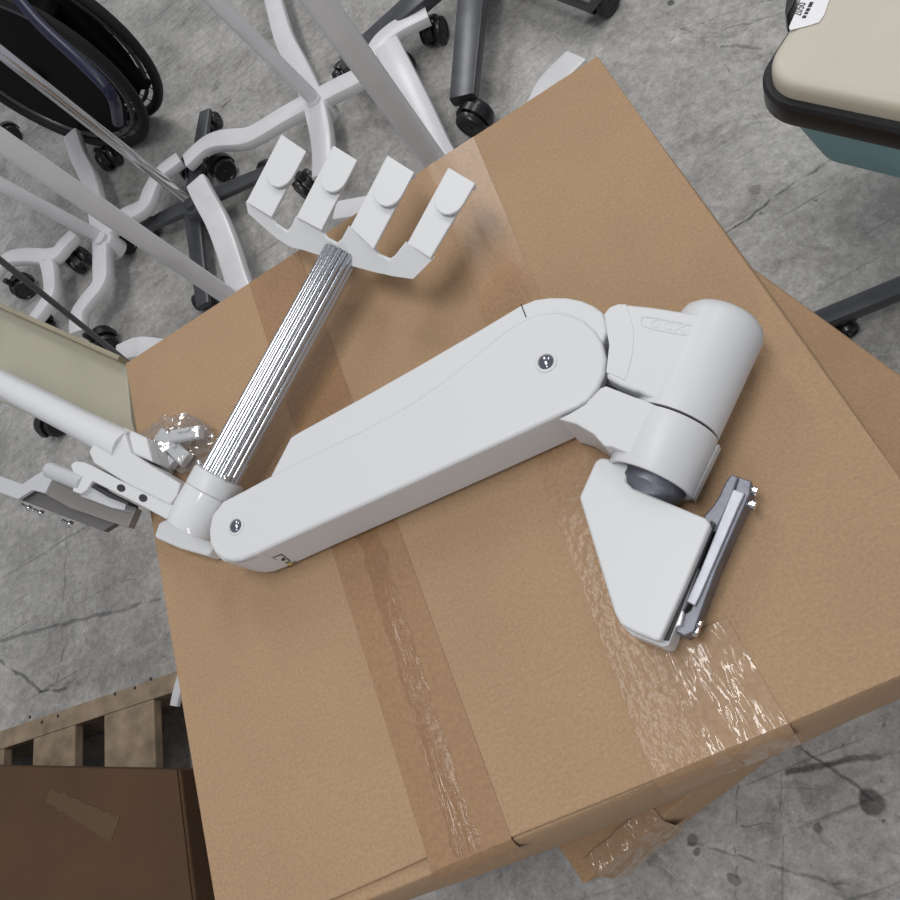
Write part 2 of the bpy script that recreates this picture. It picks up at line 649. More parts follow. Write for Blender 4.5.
nr = len(rings[0])
for a, b in zip(rings, rings[1:]):
    for i in range(nr):
        bm.faces.new((a[i], a[(i + 1) % nr], b[(i + 1) % nr], b[i]))
bm.faces.new(rings[-1])
bm.faces.new(list(reversed(rings[0])))
obj('box_walls', bm, M['card_low'], t2, bevel=.004)
bm = bmesh.new()
prof = [(.02, HB + .0008), (.0, HB + .0006), (-.003, HB - .006), (-.012, HB - .05), (-.016, HB - .12)]
rows = []
for k, (y, z) in enumerate(prof):
    rows.append([bm.verts.new(RL @ Vector((.02 + .10 * c / 10, y - .004 * noise.noise((c * 1.3, k, 2)), z)) + lo) for c in range(11)])
for a, b in zip(rows, rows[1:]):
    for c in range(10):
        bm.faces.new((a[c], a[c + 1], b[c + 1], b[c]))
obj('packing_tape', bm, M['tape_wrinkled'], t2)

# ------------------------------------------------------------------ white jointed arm on the box
arm = thing('monitor_arm', 'white jointed monitor arm lying on the large cardboard box', 'arm', B(400, 450, 0))
HT = .062
plate = [(222, 501), (245, 489), (269, 476), (300, 460), (360, 431), (407, 405), (445, 379), (478, 352), (504, 331), (526, 318), (541, 313), (556, 311), (571, 314), (584, 320), (595, 330), (602, 341), (606, 358), (604, 374), (598, 388), (588, 400), (577, 407), (563, 413), (520, 433), (470, 456), (380, 497), (300, 533), (255, 554), (240, 560), (231, 561), (222, 559), (214, 553), (209, 543), (208, 530), (211, 515)]
arm_plate = obj('arm_body', prism([B(x, y, HT) for x, y in plate], ZB + .004, draft=.0), M['white'], arm, bevel=.0042, seg=3)
shell = [(269, 478), (290, 437), (298, 432), (360, 398), (420, 364), (480, 329), (520, 305), (535, 299), (549, 297), (566, 297), (581, 300), (593, 305), (603, 312), (608, 330), (600, 350), (540, 345), (480, 372), (400, 425), (300, 475)]
obj('rear_shell', prism([B(x, y, HT - .004) for x, y in shell], ZB + .004), M['white'], arm, bevel=.003, seg=3)
# seam across the shell
p0, p1 = B(521, 304, HT - .0037), B(526, 317, HT - .0037)
s_, u_ = frame_for(p1 - p0)
obj('shell_seam', sweep([p0, p1], [(-.0005, -.002), (.0005, -.002), (.0005, .0002), (-.0005, .0002)]), M['ink'], arm)
# bottom cap at the near end, seen in the wall
wall0 = B(234, 562, HT)
wd = (B(380, 497, HT) - wall0).normalized()
wn = wd.cross(Vector((0, 0, 1)))
capo = [(214, 553), (222, 560), (234, 562.5), (255, 554.5), (287, 540), (284, 532), (250, 530), (225, 535)]
obj('end_cap', prism([B(x, y, HT - .012) + wn * .0008 for x, y in capo], ZB + .002, draft=.02), M['white'], arm, bevel=.003)
# pivot screws
for px, py, r in ((236, 526, .0068), (546, 362, .0072)):
    c = B(px, py, HT)
    rg = lathe([(r * 1.45, -.002), (r * 1.45, .0006), (r * 1.3, .0011), (r * 1.08, .0009), (r * 1.05, -.002)], c, (0, 0, 1))
    ring = obj('pivot_ring', rg, M['white'], arm)
    cap = obj('pivot_screw', lathe([(r, -.002), (r, .0006), (r * .9, .0018), (r * .7, .0029), (r * .4, .0037), (0, .004)], c, (0, 0, 1)), M['screw'], arm, smooth=70)
# little symbols on the wall: a boxed mark and a warning triangle
def wallpoly(name, pix, m, off, par):
    bm = bmesh.new()
    v = [bm.verts.new(on_plane(x, y, wall0 + wn * .0009, wn) + wn * off) for x, y in pix]
    bm.faces.new(v)
    return obj(name, bm, m, par)
st = wallpoly('symbol_sticker', [(272, 557), (281.5, 553.5), (291, 560.5), (283, 564)], M['ink'], .0004, arm)
wallpoly('sticker_face', [(273.6, 557.2), (281.4, 554.6), (288.8, 560.2), (283, 562.6)], M['white'], .0006, arm)
wallpoly('sticker_glyph', [(281, 558), (284, 557), (286, 559.6), (282, 560.5)], M['ink'], .0008, arm)
wallpoly('warning_triangle', [(283, 563.5), (297, 560.5), (289, 567)], M['ink'], .0004, arm)
wallpoly('warning_face', [(286, 563.3), (294.5, 561.5), (289.4, 565.6)], M['yellow'], .0006, arm)
wallpoly('cap_seam', [(237, 563.6), (266, 553.2), (286, 566.4), (285, 567), (265.8, 554), (237, 564.4)], M['grey_paint'], .0004, arm)
# scuff on the lower edge of the plate
for a, b in (((534, 423), (541, 419)), ((527, 426), (533, 423))):
    p0, p1 = B(*a, HT - .0006), B(*b, HT - .0006)
    obj('edge_scuff', sweep([p0, p1], [(-.0003, -.0003), (.0003, -.0003), (.0003, .0004), (-.0003, .0004)]), M['plate_dark'], arm)

# head: upright tube lying on its side, split by a dark gap
ra = .037
q1, q2 = B(766, 335, ra), B(690, 500, ra)
ax = (q2 - q1).normalized()
side = ax.cross(Vector((0, 0, 1)))
if side.x > 0:
    side = -side
a0 = q1 + side * ra + Vector((0, 0, .001))
alen = (q2 - q1).length
def along(px, py):
    return (B(px, py, ra) - q1).dot(ax)
s_split = along(719, 439)
s_end = along(692, 497)
bm = lathe([(0, -.0095), (ra * .55, -.009), (ra * .8, -.006), (ra * .94, -.001), (ra, .006), (ra, s_split - .0012)], a0, ax, 48)
obj('head_housing', bm, M['white'], arm, smooth=50)
bm = lathe([(ra * .93, s_split - .004), (ra * .93, s_split + .004)], a0, ax, 40)
obj('joint_gap', bm, M['ink'], arm)
bm = lathe([(ra, s_split + .0012), (ra, s_end - .001), (ra * .985, s_end), (ra * .9, s_end), (ra * .88, s_end - .012)], a0, ax, 48)
lower = obj('lower_collar', bm, M['white'], arm)
# lip along the collar's far side
p0, p1 = B(720, 444, ra * .6), B(693, 499, ra * .6)
obj('collar_lip', prism([B(x, y, .030) for x, y in ((713, 445), (719.5, 444), (693.5, 498.5), (688, 494))], ZB + .018), M['white'], arm, bevel=.0006)
def NK(px, py, off=0.0):
    h = .068
    for _ in range(5):
        p = B(px, py, h)
        h = 2 * ra + .0001 - .115 * max(0, (p - a0).dot(side)) + off
    return B(px, py, h)
def AX(sd, z=2 * ra + .0001, d=0.0):
    return Vector((a0.x, a0.y, ZB)) + ax * sd + side * d + Vector((0, 0, z))
neck = [NK(x, y) for x, y in ((604, 313), (610, 306), (618, 303), (627, 304), (655, 307), (680, 311))]
neck += [AX(.012), AX(s_split - .0014)]
neck += [NK(x, y) for x, y in ((638, 391), (633, 390), (620, 385), (606, 377), (609, 360), (608, 340), (604, 325))]
obj('upper_neck', prism(neck, ZB + .006), M['white'], arm, bevel=.003, seg=3)
step = [(604, 314), (610, 307), (618, 304), (626, 304), (631, 318), (634, 332), (633, 350), (630, 365), (625, 380), (606, 372), (609, 345)]
obj('neck_step', prism([NK(x, y, .0007) for x, y in step], ZB + .02), M['white'], arm, bevel=.0007)
# raised nameplate with the three letters on the head
logo = [(641, 319), (648, 317), (690, 325), (694, 330), (688, 335), (646, 327)]
bm = sweep(spline([NK(x, y, .0002) for x, y in logo + logo[:1]], 4), [(-.0005, -.0005), (.0005, -.0005), (.0003, .0004), (-.0003, .0004)])
obj('nameplate_rim', bm, M['white'], arm)
txt = bpy.data.curves.new('lettering', 'FONT')
txt.body = 'GCX'
txt.size = .018
txt.extrude = .0006
txt.space_character = 1.15
txt.resolution_u = 3
tob = bpy.data.objects.new('tmp', txt)
C.objects.link(tob)
dg = bpy.context.evaluated_depsgraph_get()
me = bpy.data.meshes.new_from_object(tob.evaluated_get(dg))
bpy.data.objects.remove(tob)
bm = bmesh.new()
bm.from_mesh(me)
o0, o1 = NK(648, 326), NK(688, 333)
dx = (o1 - o0).normalized()
nz = (NK(655, 310) - o0).cross(dx).normalized()
nz = nz if nz.z > 0 else -nz
dy = nz.cross(dx)
xs = [v.co.x for v in bm.verts]
k = (o1 - o0).length / (max(xs) - min(xs)) * .9
for v in bm.verts:
    c = v.co.copy()
    v.co = o0 + dx * c.x * k + dy * c.y * .0075 / .013 + nz * c.z * .7
obj('lettering', bm, M['white'], arm)
brk = [NK(x, y, -.0002) for x, y in ((600, 388), (606, 385.5), (620, 391), (634, 396.5), (641, 398.5))]
brk += [AX(s_split + .0016, 2 * ra - .0002), AX(s_end - .002, 2 * ra - .0002)]
brk += [NK(x, y, -.0002) for x, y in ((640, 458), (624, 452), (612, 447), (604, 446), (593, 434), (576, 424), (558, 419), (570, 413), (585, 404), (594, 394))]
obj('lower_bracket', prism(brk, ZB + .006, draft=.05), M['white'], arm, bevel=.003, seg=3)
gap = [(603, 376), (620, 384), (635, 389), (640, 391), (638, 396), (620, 390), (603, 383)]
obj('joint_gap', prism([B(x, y, HT - .012) for x, y in gap], ZB + .01), M['ink'], arm)
# bare metal spindle between collar and cover
bm = lathe([(ra * .76, s_end - .02), (ra * .76, s_end + .004), (ra * .56, s_end + .012), (ra * .5, s_end + .02)], a0 - Vector((0, 0, .0095)), ax, 40)
obj('spindle', bm, M['cast'], arm)
# mounting head cover
cov = [(579, 497), (595, 461), (601, 457), (616, 460), (631, 465), (628, 473), (626, 481), (633, 488), (670, 503), (706, 518), (711, 524), (684, 588), (660, 641), (654, 640), (632, 631), (620, 624), (614, 612), (598, 560)]
def covz(x, y):
    return .050 - max(0, (620 - x)) * .00012
obj('mount_cover', prism([B(x, y, covz(x, y)) for x, y in cov], ZB + .012), M['white'], arm, bevel=.0025, seg=3)
lip = [(712, 522), (714, 526), (669, 645), (663, 647), (632, 635), (624, 628), (640, 600), (680, 560)]
obj('cover_lip', prism([B(x, y, .036) for x, y in lip], ZB + .004), M['white'], arm, bevel=.0015)
groove = [(711, 520), (715, 523), (668, 640), (662, 640), (680, 590)]
obj('cover_groove', prism([B(x, y, .040) for x, y in groove], ZB + .02), M['ink'], arm)
# metal mounting channel with its bolts
web = [(704, 515), (712, 506), (718, 497), (725, 482), (731, 473.5), (739, 476.5), (731, 500), (716, 532), (700, 530)]
obj('channel_web', prism([B(x, y, .034) for x, y in web], ZB + .008), M['cast'], arm, bevel=.002)
ch = [(731, 474), (752, 481), (750, 494), (716, 572), (694, 632), (684, 636), (672, 630), (677, 618), (690, 610), (712, 560), (728, 520)]
chan = obj('mount_channel', prism([B(x, y, .030) for x, y in ch], ZB + .004), M['cast'], arm, bevel=.0015)
rail = [(733, 489), (745, 493), (738, 508), (700, 596), (695, 606), (686, 601), (700, 570)]
obj('channel_rail', prism([B(x, y, .034) for x, y in rail], ZB + .012), M['cast_light'], arm, bevel=.001)
foot = [(672, 606), (684, 611), (681, 625), (672, 628), (667, 620)]
obj('channel_foot', prism([B(x, y, .036) for x, y in foot], ZB + .010), M['white_gloss'], arm, bevel=.001)
cd = (B(752, 481, .02) - B(731, 474, .02)).normalized()
for px, py in ((748, 489), (746, 503), (692, 621), (689, 629)):
    c = B(px, py, .022)
    bm = lathe([(.0028, -.004), (.0028, .004), (.0042, .004), (.0042, .0075), (.003, .0082), (0, .0082)], c, cd, 16)
    obj('bolt', bm, M['chrome'], arm)

# ------------- near joint and ribbed post
pc0, pc1 = B(219, 478, .046), B(342, 254, .056)
pa_ = (pc1 - pc0).normalized()
rp = .0222
def ribprof(n=18):
    out = []
    for i in range(n):
        for k in range(8):
            f = k / 8 - .5
            a = 2 * math.pi * (i + f) / n
            r = rp * (.85 + .15 * math.sqrt(max(0, 1 - (2 * f) ** 2)))
            out.append((r * math.cos(a), r * math.sin(a)))
    return out
obj('ribbed_post', sweep([pc0 - pa_ * .02, pc1], ribprof(), scale=lambda q: 1 - .06 * q), M['alu'], arm, smooth=60)
bm = lathe([(.024, .003), (.0275, .002), (.0285, 0), (.0285, -.018), (.0275, -.0185)], pc0, pa_, 40)
obj('post_collar', bm, M['white'], arm)
bm = lathe([(.0275, -.0187), (.0285, -.020), (.0285, -.056), (.0265, -.063), (.012, -.064)], pc0, pa_, 40)
obj('joint_housing', bm, M['white_gloss'], arm)
for px, py, h in ((200, 464, .06), (226, 479, .064)):
    obj('clamp_screw', lathe([(.003, 0), (.003, .0035), (.0018, .0045), (0, .004)], B(px, py, h - .004), pa_ * .5 + Vector((0, 0, 1)), 12), M['chrome'], arm)
bb = [(153, 537), (158, 522), (175, 514), (214, 530), (214, 546), (207, 556), (196, 553), (178, 548)]
obj('joint_base', prism([B(x, y, .024) for x, y in bb], ZB + .001), M['white_gloss'], arm, bevel=.004, seg=3)
# second link: a tube that ends in a forked block
path = spline([B(-60, 352, .040), B(0, 383, .040), B(55, 411, .040), B(105, 437, .038), B(128, 449, .036)], 5)
obj('link_tube', sweep(path, circ(1, 28), scale=lambda q: .0185 + .0035 * max(0, q - .6) / .4), M['white_gloss'], arm)
fork = [(93, 443), (108, 440), (124, 426), (148, 434), (152, 455), (180, 483), (176, 495), (169, 505), (130, 488), (93, 463), (88, 452)]
fork = [(93, 443), (108, 440), (124, 430), (130, 452), (155, 468), (180, 483), (176, 495), (169, 505), (130, 486), (93, 463), (88, 452)]
obj('link_fork', prism([B(x, y, .052) for x, y in fork], ZB + .012), M['white'], arm, bevel=.003, seg=3)
obj('link_socket', prism([B(x, y, .045) for x, y in ((122, 426), (146, 437), (152, 462), (128, 452))], ZB + .012), M['white_gloss'], arm, bevel=.003)
lev = [(70, 465), (75, 461), (84, 462), (93, 466), (120, 480), (150, 494), (206, 521), (202, 531), (198, 536), (162, 517), (138, 504), (110, 490), (92, 481), (86, 490), (80, 494), (72, 491), (76, 480)]
lever = obj('slotted_bar', prism([B(x, y, .050) for x, y in lev], ZB + .022), M['white'], arm, bevel=.0015)
for px, py in ((121, 488), (143, 498)):
    c = B(px, py, .0504)
    d = B(px + 4, py + 2, .0504) - c
    s = Vector((0, 0, 1)).cross(d.normalized())
    bm = bmesh.new()
    v = [bm.verts.new(c + d * 1.0 * math.cos(a) + s * .0042 * math.sin(a)) for a in [k * math.pi / 6 for k in range(12)]]
    bm.faces.new(v)
    obj('slot', bm, M['ink'], arm)
sg = [(82, 478), (110, 493), (128, 502), (128, 505), (108, 497), (82, 482)]
obj('joint_gap', prism([B(x, y, .046) for x, y in sg], ZB + .03), M['ink'], arm)
# sheet metal bracket at the far left of the link
obj('bracket_pin', tube(B(50, 470, .044), B(84, 484, .044), .0098, n=28), M['plate_light'], arm)
lp = [(-40, 460), (0, 476), (22, 484), (42, 471), (53, 476), (45, 493), (32, 490), (18, 499), (-40, 478)]
obj('bracket_plate', prism([B(x, y, .036) for x, y in lp], ZB + .031), M['plate_light'], arm, bevel=.0006)
dp = [(54, 477), (78, 488), (128, 506), (136, 508), (128, 527), (113, 523), (70, 508), (45, 494)]
obj('bracket_web', prism([B(x, y, .032) for x, y in dp], ZB + .022), M['plate_dark'], arm, bevel=.0006)
dp = [(18, 499), (32, 490), (46, 494), (112, 520), (114, 524), (103, 531)]
obj('bracket_flange', prism([B(x, y, .026) for x, y in dp], ZB + .018), M['plate_darker'], arm, bevel=.0006)
for px, py in ((27, 507), (39, 512), (68, 523)):
    c = B(px, py, .016)
    obj('bracket_screw', lathe([(.0022, .008), (.0022, .0), (.0045, -.001), (.0045, -.005), (.002, -.006), (0, -.006)], c, Vector((-.25, .35, 1)), 12), M['chrome'], arm)
obj('bracket_clip', prism([B(x, y, .042) for x, y in ((86, 485), (126, 501), (124, 510), (112, 508), (80, 496))], ZB + .03), M['plate_light'], arm, bevel=.001)

# ------------- comb of four cable hooks on the post
HZ = .078
rack = obj('hook_rack', bmesh.new(), M['white'], arm)
cols = [((246, 202), (248, 213)), ((271, 217), (268, 231)), ((275, 225), (276, 238)), ((287, 233), (289, 246)), ((292, 228), (294, 248)), ((297, 217), (300, 249)), ((321, 230), (322, 256)), ((326, 239), (328, 258)), ((337, 245), (338, 261)), ((343, 240), (344, 262)), ((350, 227), (352, 266)), ((373, 249), (378, 273)), ((378, 256), (384, 274)), ((390, 261), (392, 276)), ((396, 257), (399, 277)), ((407, 243), (413, 279)), ((430, 258), (433, 259))]
bm = bmesh.new()
th = Vector((0, 0, -.003))
tops, bots = [], []
fp = B(246, 202, HZ - .004)
fn = (B(430, 258, HZ - .004) - fp).cross(B(352, 266, HZ - .023) - fp).normalized()
for a, b in cols:
    tops.append(on_plane(*a, fp, fn))
    bots.append(on_plane(*b, fp, fn))
for i in range(len(cols) - 1):
    q = [tops[i], tops[i + 1], bots[i + 1], bots[i]]
    back = ((tops[i + 1] - tops[i]).cross(Vector((0, 0, 1)))).normalized() * -.003
    vs = [bm.verts.new(p) for p in q] + [bm.verts.new(p + back) for p in q]
    for f in ((0, 1, 2, 3), (7, 6, 5, 4), (0, 4, 5, 1), (1, 5, 6, 2), (2, 6, 7, 3), (3, 7, 4, 0)):
        bm.faces.new([vs[k] for k in f])
bm.to_mesh(rack.data)
bm.free()
for f in rack.data.polygons:
    f.use_smooth = False
for tl, tr, br, bl in (((281, 134), (306, 151), (271, 217), (246, 202)), ((333, 145), (357, 160), (321, 230), (296, 217)), ((387, 155), (414, 172), (373, 249), (350, 227)), ((448, 167), (475, 183), (430, 258), (407, 243))):
    bm = prism([B(*p, HZ) for p in (tl, tr, br, bl)], ZB + HZ - .0035)
    hook = obj('cable_hook', bm, M['white'], arm, bevel=.0012)
    # rounded tab folded back over the tip
    TL, TR, BR, BL = [B(*q, HZ + .007) for q in (tl, tr, br, bl)]
    TL = TL + (TR - TL) * .05
    e = (TR - TL)
    w = e.length
    e.normalize()
    dn = ((BR - TR).normalized() + (BL - TL).normalized()).normalized()
    Ls = w * .60
    pts = [TL, TR]
    for k in range(13):
        a = math.pi * k / 12
        pts.append(TL + e * w / 2 + dn * Ls + e * (w / 2) * math.cos(a) + dn * (w / 2) * math.sin(a))
    bm = prism(pts, ZB + HZ + .004)
    # wall joining the tab with the strip
    nud = dn * .0008 - Vector((0, 0, .0012))
    prism([TL + nud + e * .0004, TR + nud - e * .0004, TR + dn * .004 + nud - e * .0004, TL + dn * .004 + nud + e * .0004], ZB + HZ, bm)
    tab = obj('hook_tab', bm, M['white'], arm, bevel=.0006)
for o in list(arm.children):
    pass

# ------------------------------------------------------------------ bag of small white clips
bag = bmesh.new()
bmesh.ops.create_icosphere(bag, subdivisions=4, radius=1)
bc = B(178, 444, .018)
ex = (B(212, 452, .018) - B(148, 442, .018)) / 2
ey = Vector((-ex.y, ex.x, 0)).normalized() * .036
for v in bag.verts:
    c = v.co.copy()
    n = 1 + .28 * noise.noise(c * 2.1) + .14 * noise.noise(c * 5.3 + Vector((3, 1, 2))) + .06 * noise.noise(c * 11)
    p = bc + ex * c.x * n + ey * c.y * n + Vector((0, 0, .021)) * c.z * n
    p.z = max(p.z, ZB + .0012)
    v.co = p
bo = obj('plastic_bag', bag, M['film'], None, smooth=20)
tag(bo, 'crumpled clear plastic bag of white clips beside the ribbed post', 'bag')
def clip(a, b, w, h, z, lab):
    p0, p1 = B(*a, z), B(*b, z)
    bm = sweep([p0, p1], rect(w, h, .003))
    d = (p1 - p0).normalized()
    mid = (p0 + p1) / 2
    s, u = frame_for(d)
    sweep([mid - s * w * .2 + u * h * .4, mid - s * w * .2 + u * (h * .5 + .003)], rect(w * .3, .02, .002), bm, up=d)
    o = obj('plastic_clip', bm, M['white_gloss'], None, bevel=.001)
    return tag(o, lab, 'clip', 'white clips in the clear bag')
clip((160, 434), (187, 461), .018, .010, .010, 'white plastic clip in the bag, lying lowest towards the post collar')
clip((172, 437), (202, 432), .016, .010, .018, 'white plastic clip in the bag, lying topmost at the far side')
clip((150, 450), (172, 468), .020, .010, .009, 'white plastic clip in the bag, nearest the white tube link')

# ------------------------------------------------------------------ casters and stands
def caster(par, x, y, z=.072, head=0.0, r=.03):
    Rz = Matrix.Rotation(head, 3, 'Z')
    o = Vector((x, y, 0))
    off = Rz @ Vector((.014, 0, 0))
    bm = lathe([(.008, 0), (.008, z - r)], o + Vector((0, 0, r + .006)), (0, 0, 1), 14)
    # hood: a half ring above the wheels
    axw = Rz @ Vector((0, 1, 0))
    fw = Rz @ Vector((1, 0, 0))
    rows = []
    for k in range(13):
        a = math.radians(-15 + 190 * k / 12)
        d = fw * math.cos(a) + Vector((0, 0, 1)) * math.sin(a)
        rows.append([bm.verts.new(o + off + Vector((0, 0, r)) + d * rr + axw * s) for rr, s in ((r + .006, -.009), (r + .006, .009), (r + .001, .009), (r + .001, -.009))])
    for a, b in zip(rows, rows[1:]):
        for c in range(4):
            bm.faces.new((a[c], a[(c + 1) % 4], b[(c + 1) % 4], b[c]))
    hood = obj('caster', bm, M['black'], par)
    for s in (-1, 1):
        c = o + off + Vector((0, 0, r)) + axw * s * .010
        w = obj('wheel', lathe([(.006, 0), (r * .7, .001), (r * .93, 0), (r, .003), (r, .012), (r * .94, .016), (r * .75, .0175), (r * .7, .0155), (r * .25, .0155), (r * .2, .018), (0, .018)], c, axw * s, 28), M['black'], None)
        w.parent = hood
    return hood

def leg(par, pix, w=.052, h=.03, m=None, tip=.8, ncat=5, name='base_leg'):
    path = spline([W(x, y, z) for x, y, z in pix], ncat)
    return obj(name, sweep(path, rect(w, h, .007), scale=lambda q: 1 - (1 - tip) * q), m or M['white_paint'], par)

def pole(par, base, z0, top, r, m, zt=None, name='pole'):
    """a pole from its base pixel to the pixel where it leaves the frame, as upright as that allows, and on"""
    b = W(*base, z0)
    if zt is None:
        best = None
        for k in range(1, 100):
            z = z0 + .01 * k
            if z > CAM.z - .12:
                break
            d = W(*top, z) - b
            lean = math.hypot(d.x, d.y) / d.z
            if best is None or lean < best[0]:
                best = (lean, z)
        zt = best[1]
        print('lean', name, best)
    e = W(*top, zt)
    d = (e - b)
    e2 = b + d * 1.25
    return obj(name, lathe([(r, 0), (r, (e2 - b).length - .004), (r * .8, (e2 - b).length), (0, (e2 - b).length)], b, d, 24), m, par)

def hub(par, px, py, z, r=.036, h=.05, m=None):
    c = W(px, py, z)
    return obj('hub', lathe([(r, -h), (r, -.006), (r * .9, 0), (r * .6, .002), (r * .55, .012), (0, .012)], c, (0, 0, 1), 28), m or M['white_paint'], par)

def at_floor(px, py, z):
    p = W(px, py, z)
    return p.x, p.y

ST = 'white roll stands crowded behind the box'
# stand whose hub lies in view
c = W(315, 102, 0)
sa = thing('roll_stand', 'white four-legged roll stand whose hub shows behind the cable hooks', 'stand', (c.x, c.y, 0), ST)
hub(sa, 315, 102, .098, .034)
leg(sa, [(315, 102, .088), (299, 68, .088), (286, 42, .09), (277, 12, .088), (266, -30, .082)], .058)
leg(sa, [(315, 102, .088), (340, 89, .088), (362, 77, .09), (374, 58, .092), (384, 42, .092), (402, 28, .088), (428, 15, .082)], .056, tip=.9)
leg(sa, [(315, 102, .088), (285, 118, .088), (262, 132, .09), (246, 139, .092), (222, 141, .092), (206, 147, .088), (188, 163, .08)], .056, tip=.9)
leg(sa, [(315, 102, .088), (321, 128, .088), (324, 150, .088), (324, 178, .082)], .058, tip=.9)
for px, py, hd in ((432, 34, 1.0), (217, 170, .3), (310, 186, 2.0), (262, -20, 0)):
    x, y = at_floor(px, py, .035)
    caster(sa, x, y, .075, hd)
pole(sa, (315, 100), .1, (214, 0), .0165, M['white_paint'])

c = W(458, 186, 0)
sb = thing('roll_stand', 'white roll stand with a thick leaning pole running behind the far box edge', 'stand', (c.x, c.y, 0), ST)
hub(sb, 458, 186, .098, .04)
leg(sb, [(458, 186, .09), (440, 155, .1), (420, 112, .115), (402, 75, .127), (388, 47, .13)], .064, tip=.95)
leg(sb, [(458, 186, .09), (420, 196, .09), (380, 206, .088), (338, 213, .082)], .058, tip=.85)
leg(sb, [(475, 190, .09), (520, 152, .09), (541, 108, .09), (552, 86, .088), (577, 60, .082)], .064, tip=.9)
leg(sb, [(458, 186, .09), (490, 200, .09), (520, 210, .085)], .058)
for px, py, hd in ((404, 66, 2.2), (562, 92, .5), (525, 212, 1)):
    x, y = at_floor(px, py, .035)
    caster(sb, x, y, .08, hd)
pole(sb, (450, 183), .1, (318, 0), .024, M['white_paint'])

c = W(252, 315, 0)
sc_ = thing('roll_stand', 'white roll stand whose long bare pole slants in above the beige panel', 'stand', (c.x, c.y, 0), ST)
hub(sc_, 252, 315, .098, .04)
leg(sc_, [(252, 315, .088), (240, 285, .095), (229, 250, .108), (218, 222, .116), (206, 200, .118), (198, 184, .116)], .058, tip=.95)
leg(sc_, [(252, 325, .088), (215, 348, .088), (172, 352, .086), (140, 349, .083), (120, 356, .08)], .06, tip=.9)
leg(sc_, [(252, 315, .088), (290, 306, .085), (330, 298, .082)], .058)
leg(sc_, [(252, 315, .088), (262, 345, .085), (275, 380, .082)], .058)
for px, py, hd in ((135, 356, 0), (335, 292, 0), (280, 384, .5)):
    x, y = at_floor(px, py, .035)
    caster(sc_, x, y, .08, hd)
pole(sc_, (245, 308), .1, (8, 146), .019, M['white_paint'])

c = W(103, 240, 0)
sd = thing('roll_stand', 'white roll stand with its hub under the lower of two slanting white poles', 'stand', (c.x, c.y, 0), ST)
hub(sd, 103, 240, .098, .03)
leg(sd, [(103, 240, .088), (122, 220, .088), (145, 208, .09), (153, 190, .092), (163, 174, .09), (181, 160, .084)], .05, tip=.9)
leg(sd, [(103, 240, .088), (103, 265, .09), (102, 284, .092), (90, 300, .092), (80, 315, .09), (79, 334, .084)], .05, tip=.9)
leg(sd, [(103, 240, .088), (97, 205, .088), (90, 178, .088), (80, 158, .086), (73, 136, .08)], .052, tip=.95)
for px, py, hd in ((188, 172, .4), (99, 343, .2), (108, 160, 1.5), (118, 246, .8)):
    x, y = at_floor(px, py, .035)
    caster(sd, x, y, .075, hd)
pole(sd, (98, 236), .1, (4, 186), .0165, M['white_paint'])

c = W(48, 258, 0)
se = thing('roll_stand', 'white stand base with bent legs at the left, crossed by the grey rod', 'stand', (c.x, c.y, 0), ST)
hub(se, 48, 258, .09, .026)
leg(se, [(48, 258, .085), (30, 257, .085), (12, 259, .085), (0, 268, .083), (-12, 285, .08)], .046, tip=.9)
leg(se, [(48, 258, .085), (58, 255, .087), (66, 246, .088), (76, 236, .083)], .046, tip=.95)
leg(se, [(48, 258, .085), (52, 276, .085), (52, 295, .085), (42, 312, .083), (26, 332, .08)], .044, tip=.9)
for px, py, hd in ((18, 288, .2), (80, 262, 1.8), (36, 326, 0)):
    x, y = at_floor(px, py, .035)
    caster(se, x, y, .072, hd)

# stand with a steel pole and dark base
c = W(192, 205, 0)
sf = thing('drip_stand', 'steel pole stand on a dark grey star base among the white legs', 'stand', (c.x, c.y, 0))
hub(sf, 192, 205, .085, .03, .05, M['dark'])
for e in ((140, 230), (268, 172), (204, 306), (206, 112)):
    leg(sf, [(192, 205, .052), ((192 + e[0]) / 2, (205 + e[1]) / 2, .048), (e[0], e[1], .044)], .05, .02, M['dark'], .75, 4)
for px, py, hd in ((143, 229, 0), (264, 173, .6), (203, 302, 1.4), (208, 124, 1.3)):
    x, y = at_floor(px, py, .03)
    caster(sf, x, y, .042, hd, .021)
pole(sf, (192, 203), .08, (0, 52), .0125, M['chrome'])

# dark chair base at the top edge
c = W(478, -50, 0)
sg_ = thing('chair_base', 'dark grey five-spoke chair base at the top edge, one spoke pointing at the box', 'chair', (c.x, c.y, 0))
hub(sg_, 478, -50, .11, .04, .06, M['dark'])
for e in ((464, 100), (345, 66), (598, -2), (420, -160), (560, -150)):
    leg(sg_, [(478, -50, .10), ((478 + e[0]) / 2, (-50 + e[1]) / 2, .092), (e[0], e[1], .05 if e[0] == 345 else .072)], .07, .036, M['dark'], .85, 4)
for px, py, hd in ((470, 118, -.9), (345, 70, 2), (598, 2, .5), (420, -158, 1), (560, -148, 0)):
    x, y = at_floor(px, py, .035)
    caster(sg_, x, y, .045 if px == 345 else .062, hd, .022 if px == 345 else .036)

# caster stool peeking out below the white link
c = W(60, 434, 0)
sh = thing('swivel_caster', 'single black swivel wheel on the floor below the white tube link', 'wheel', (c.x, c.y, 0))
caster(sh, c.x, c.y, .06, 1.0, .032)
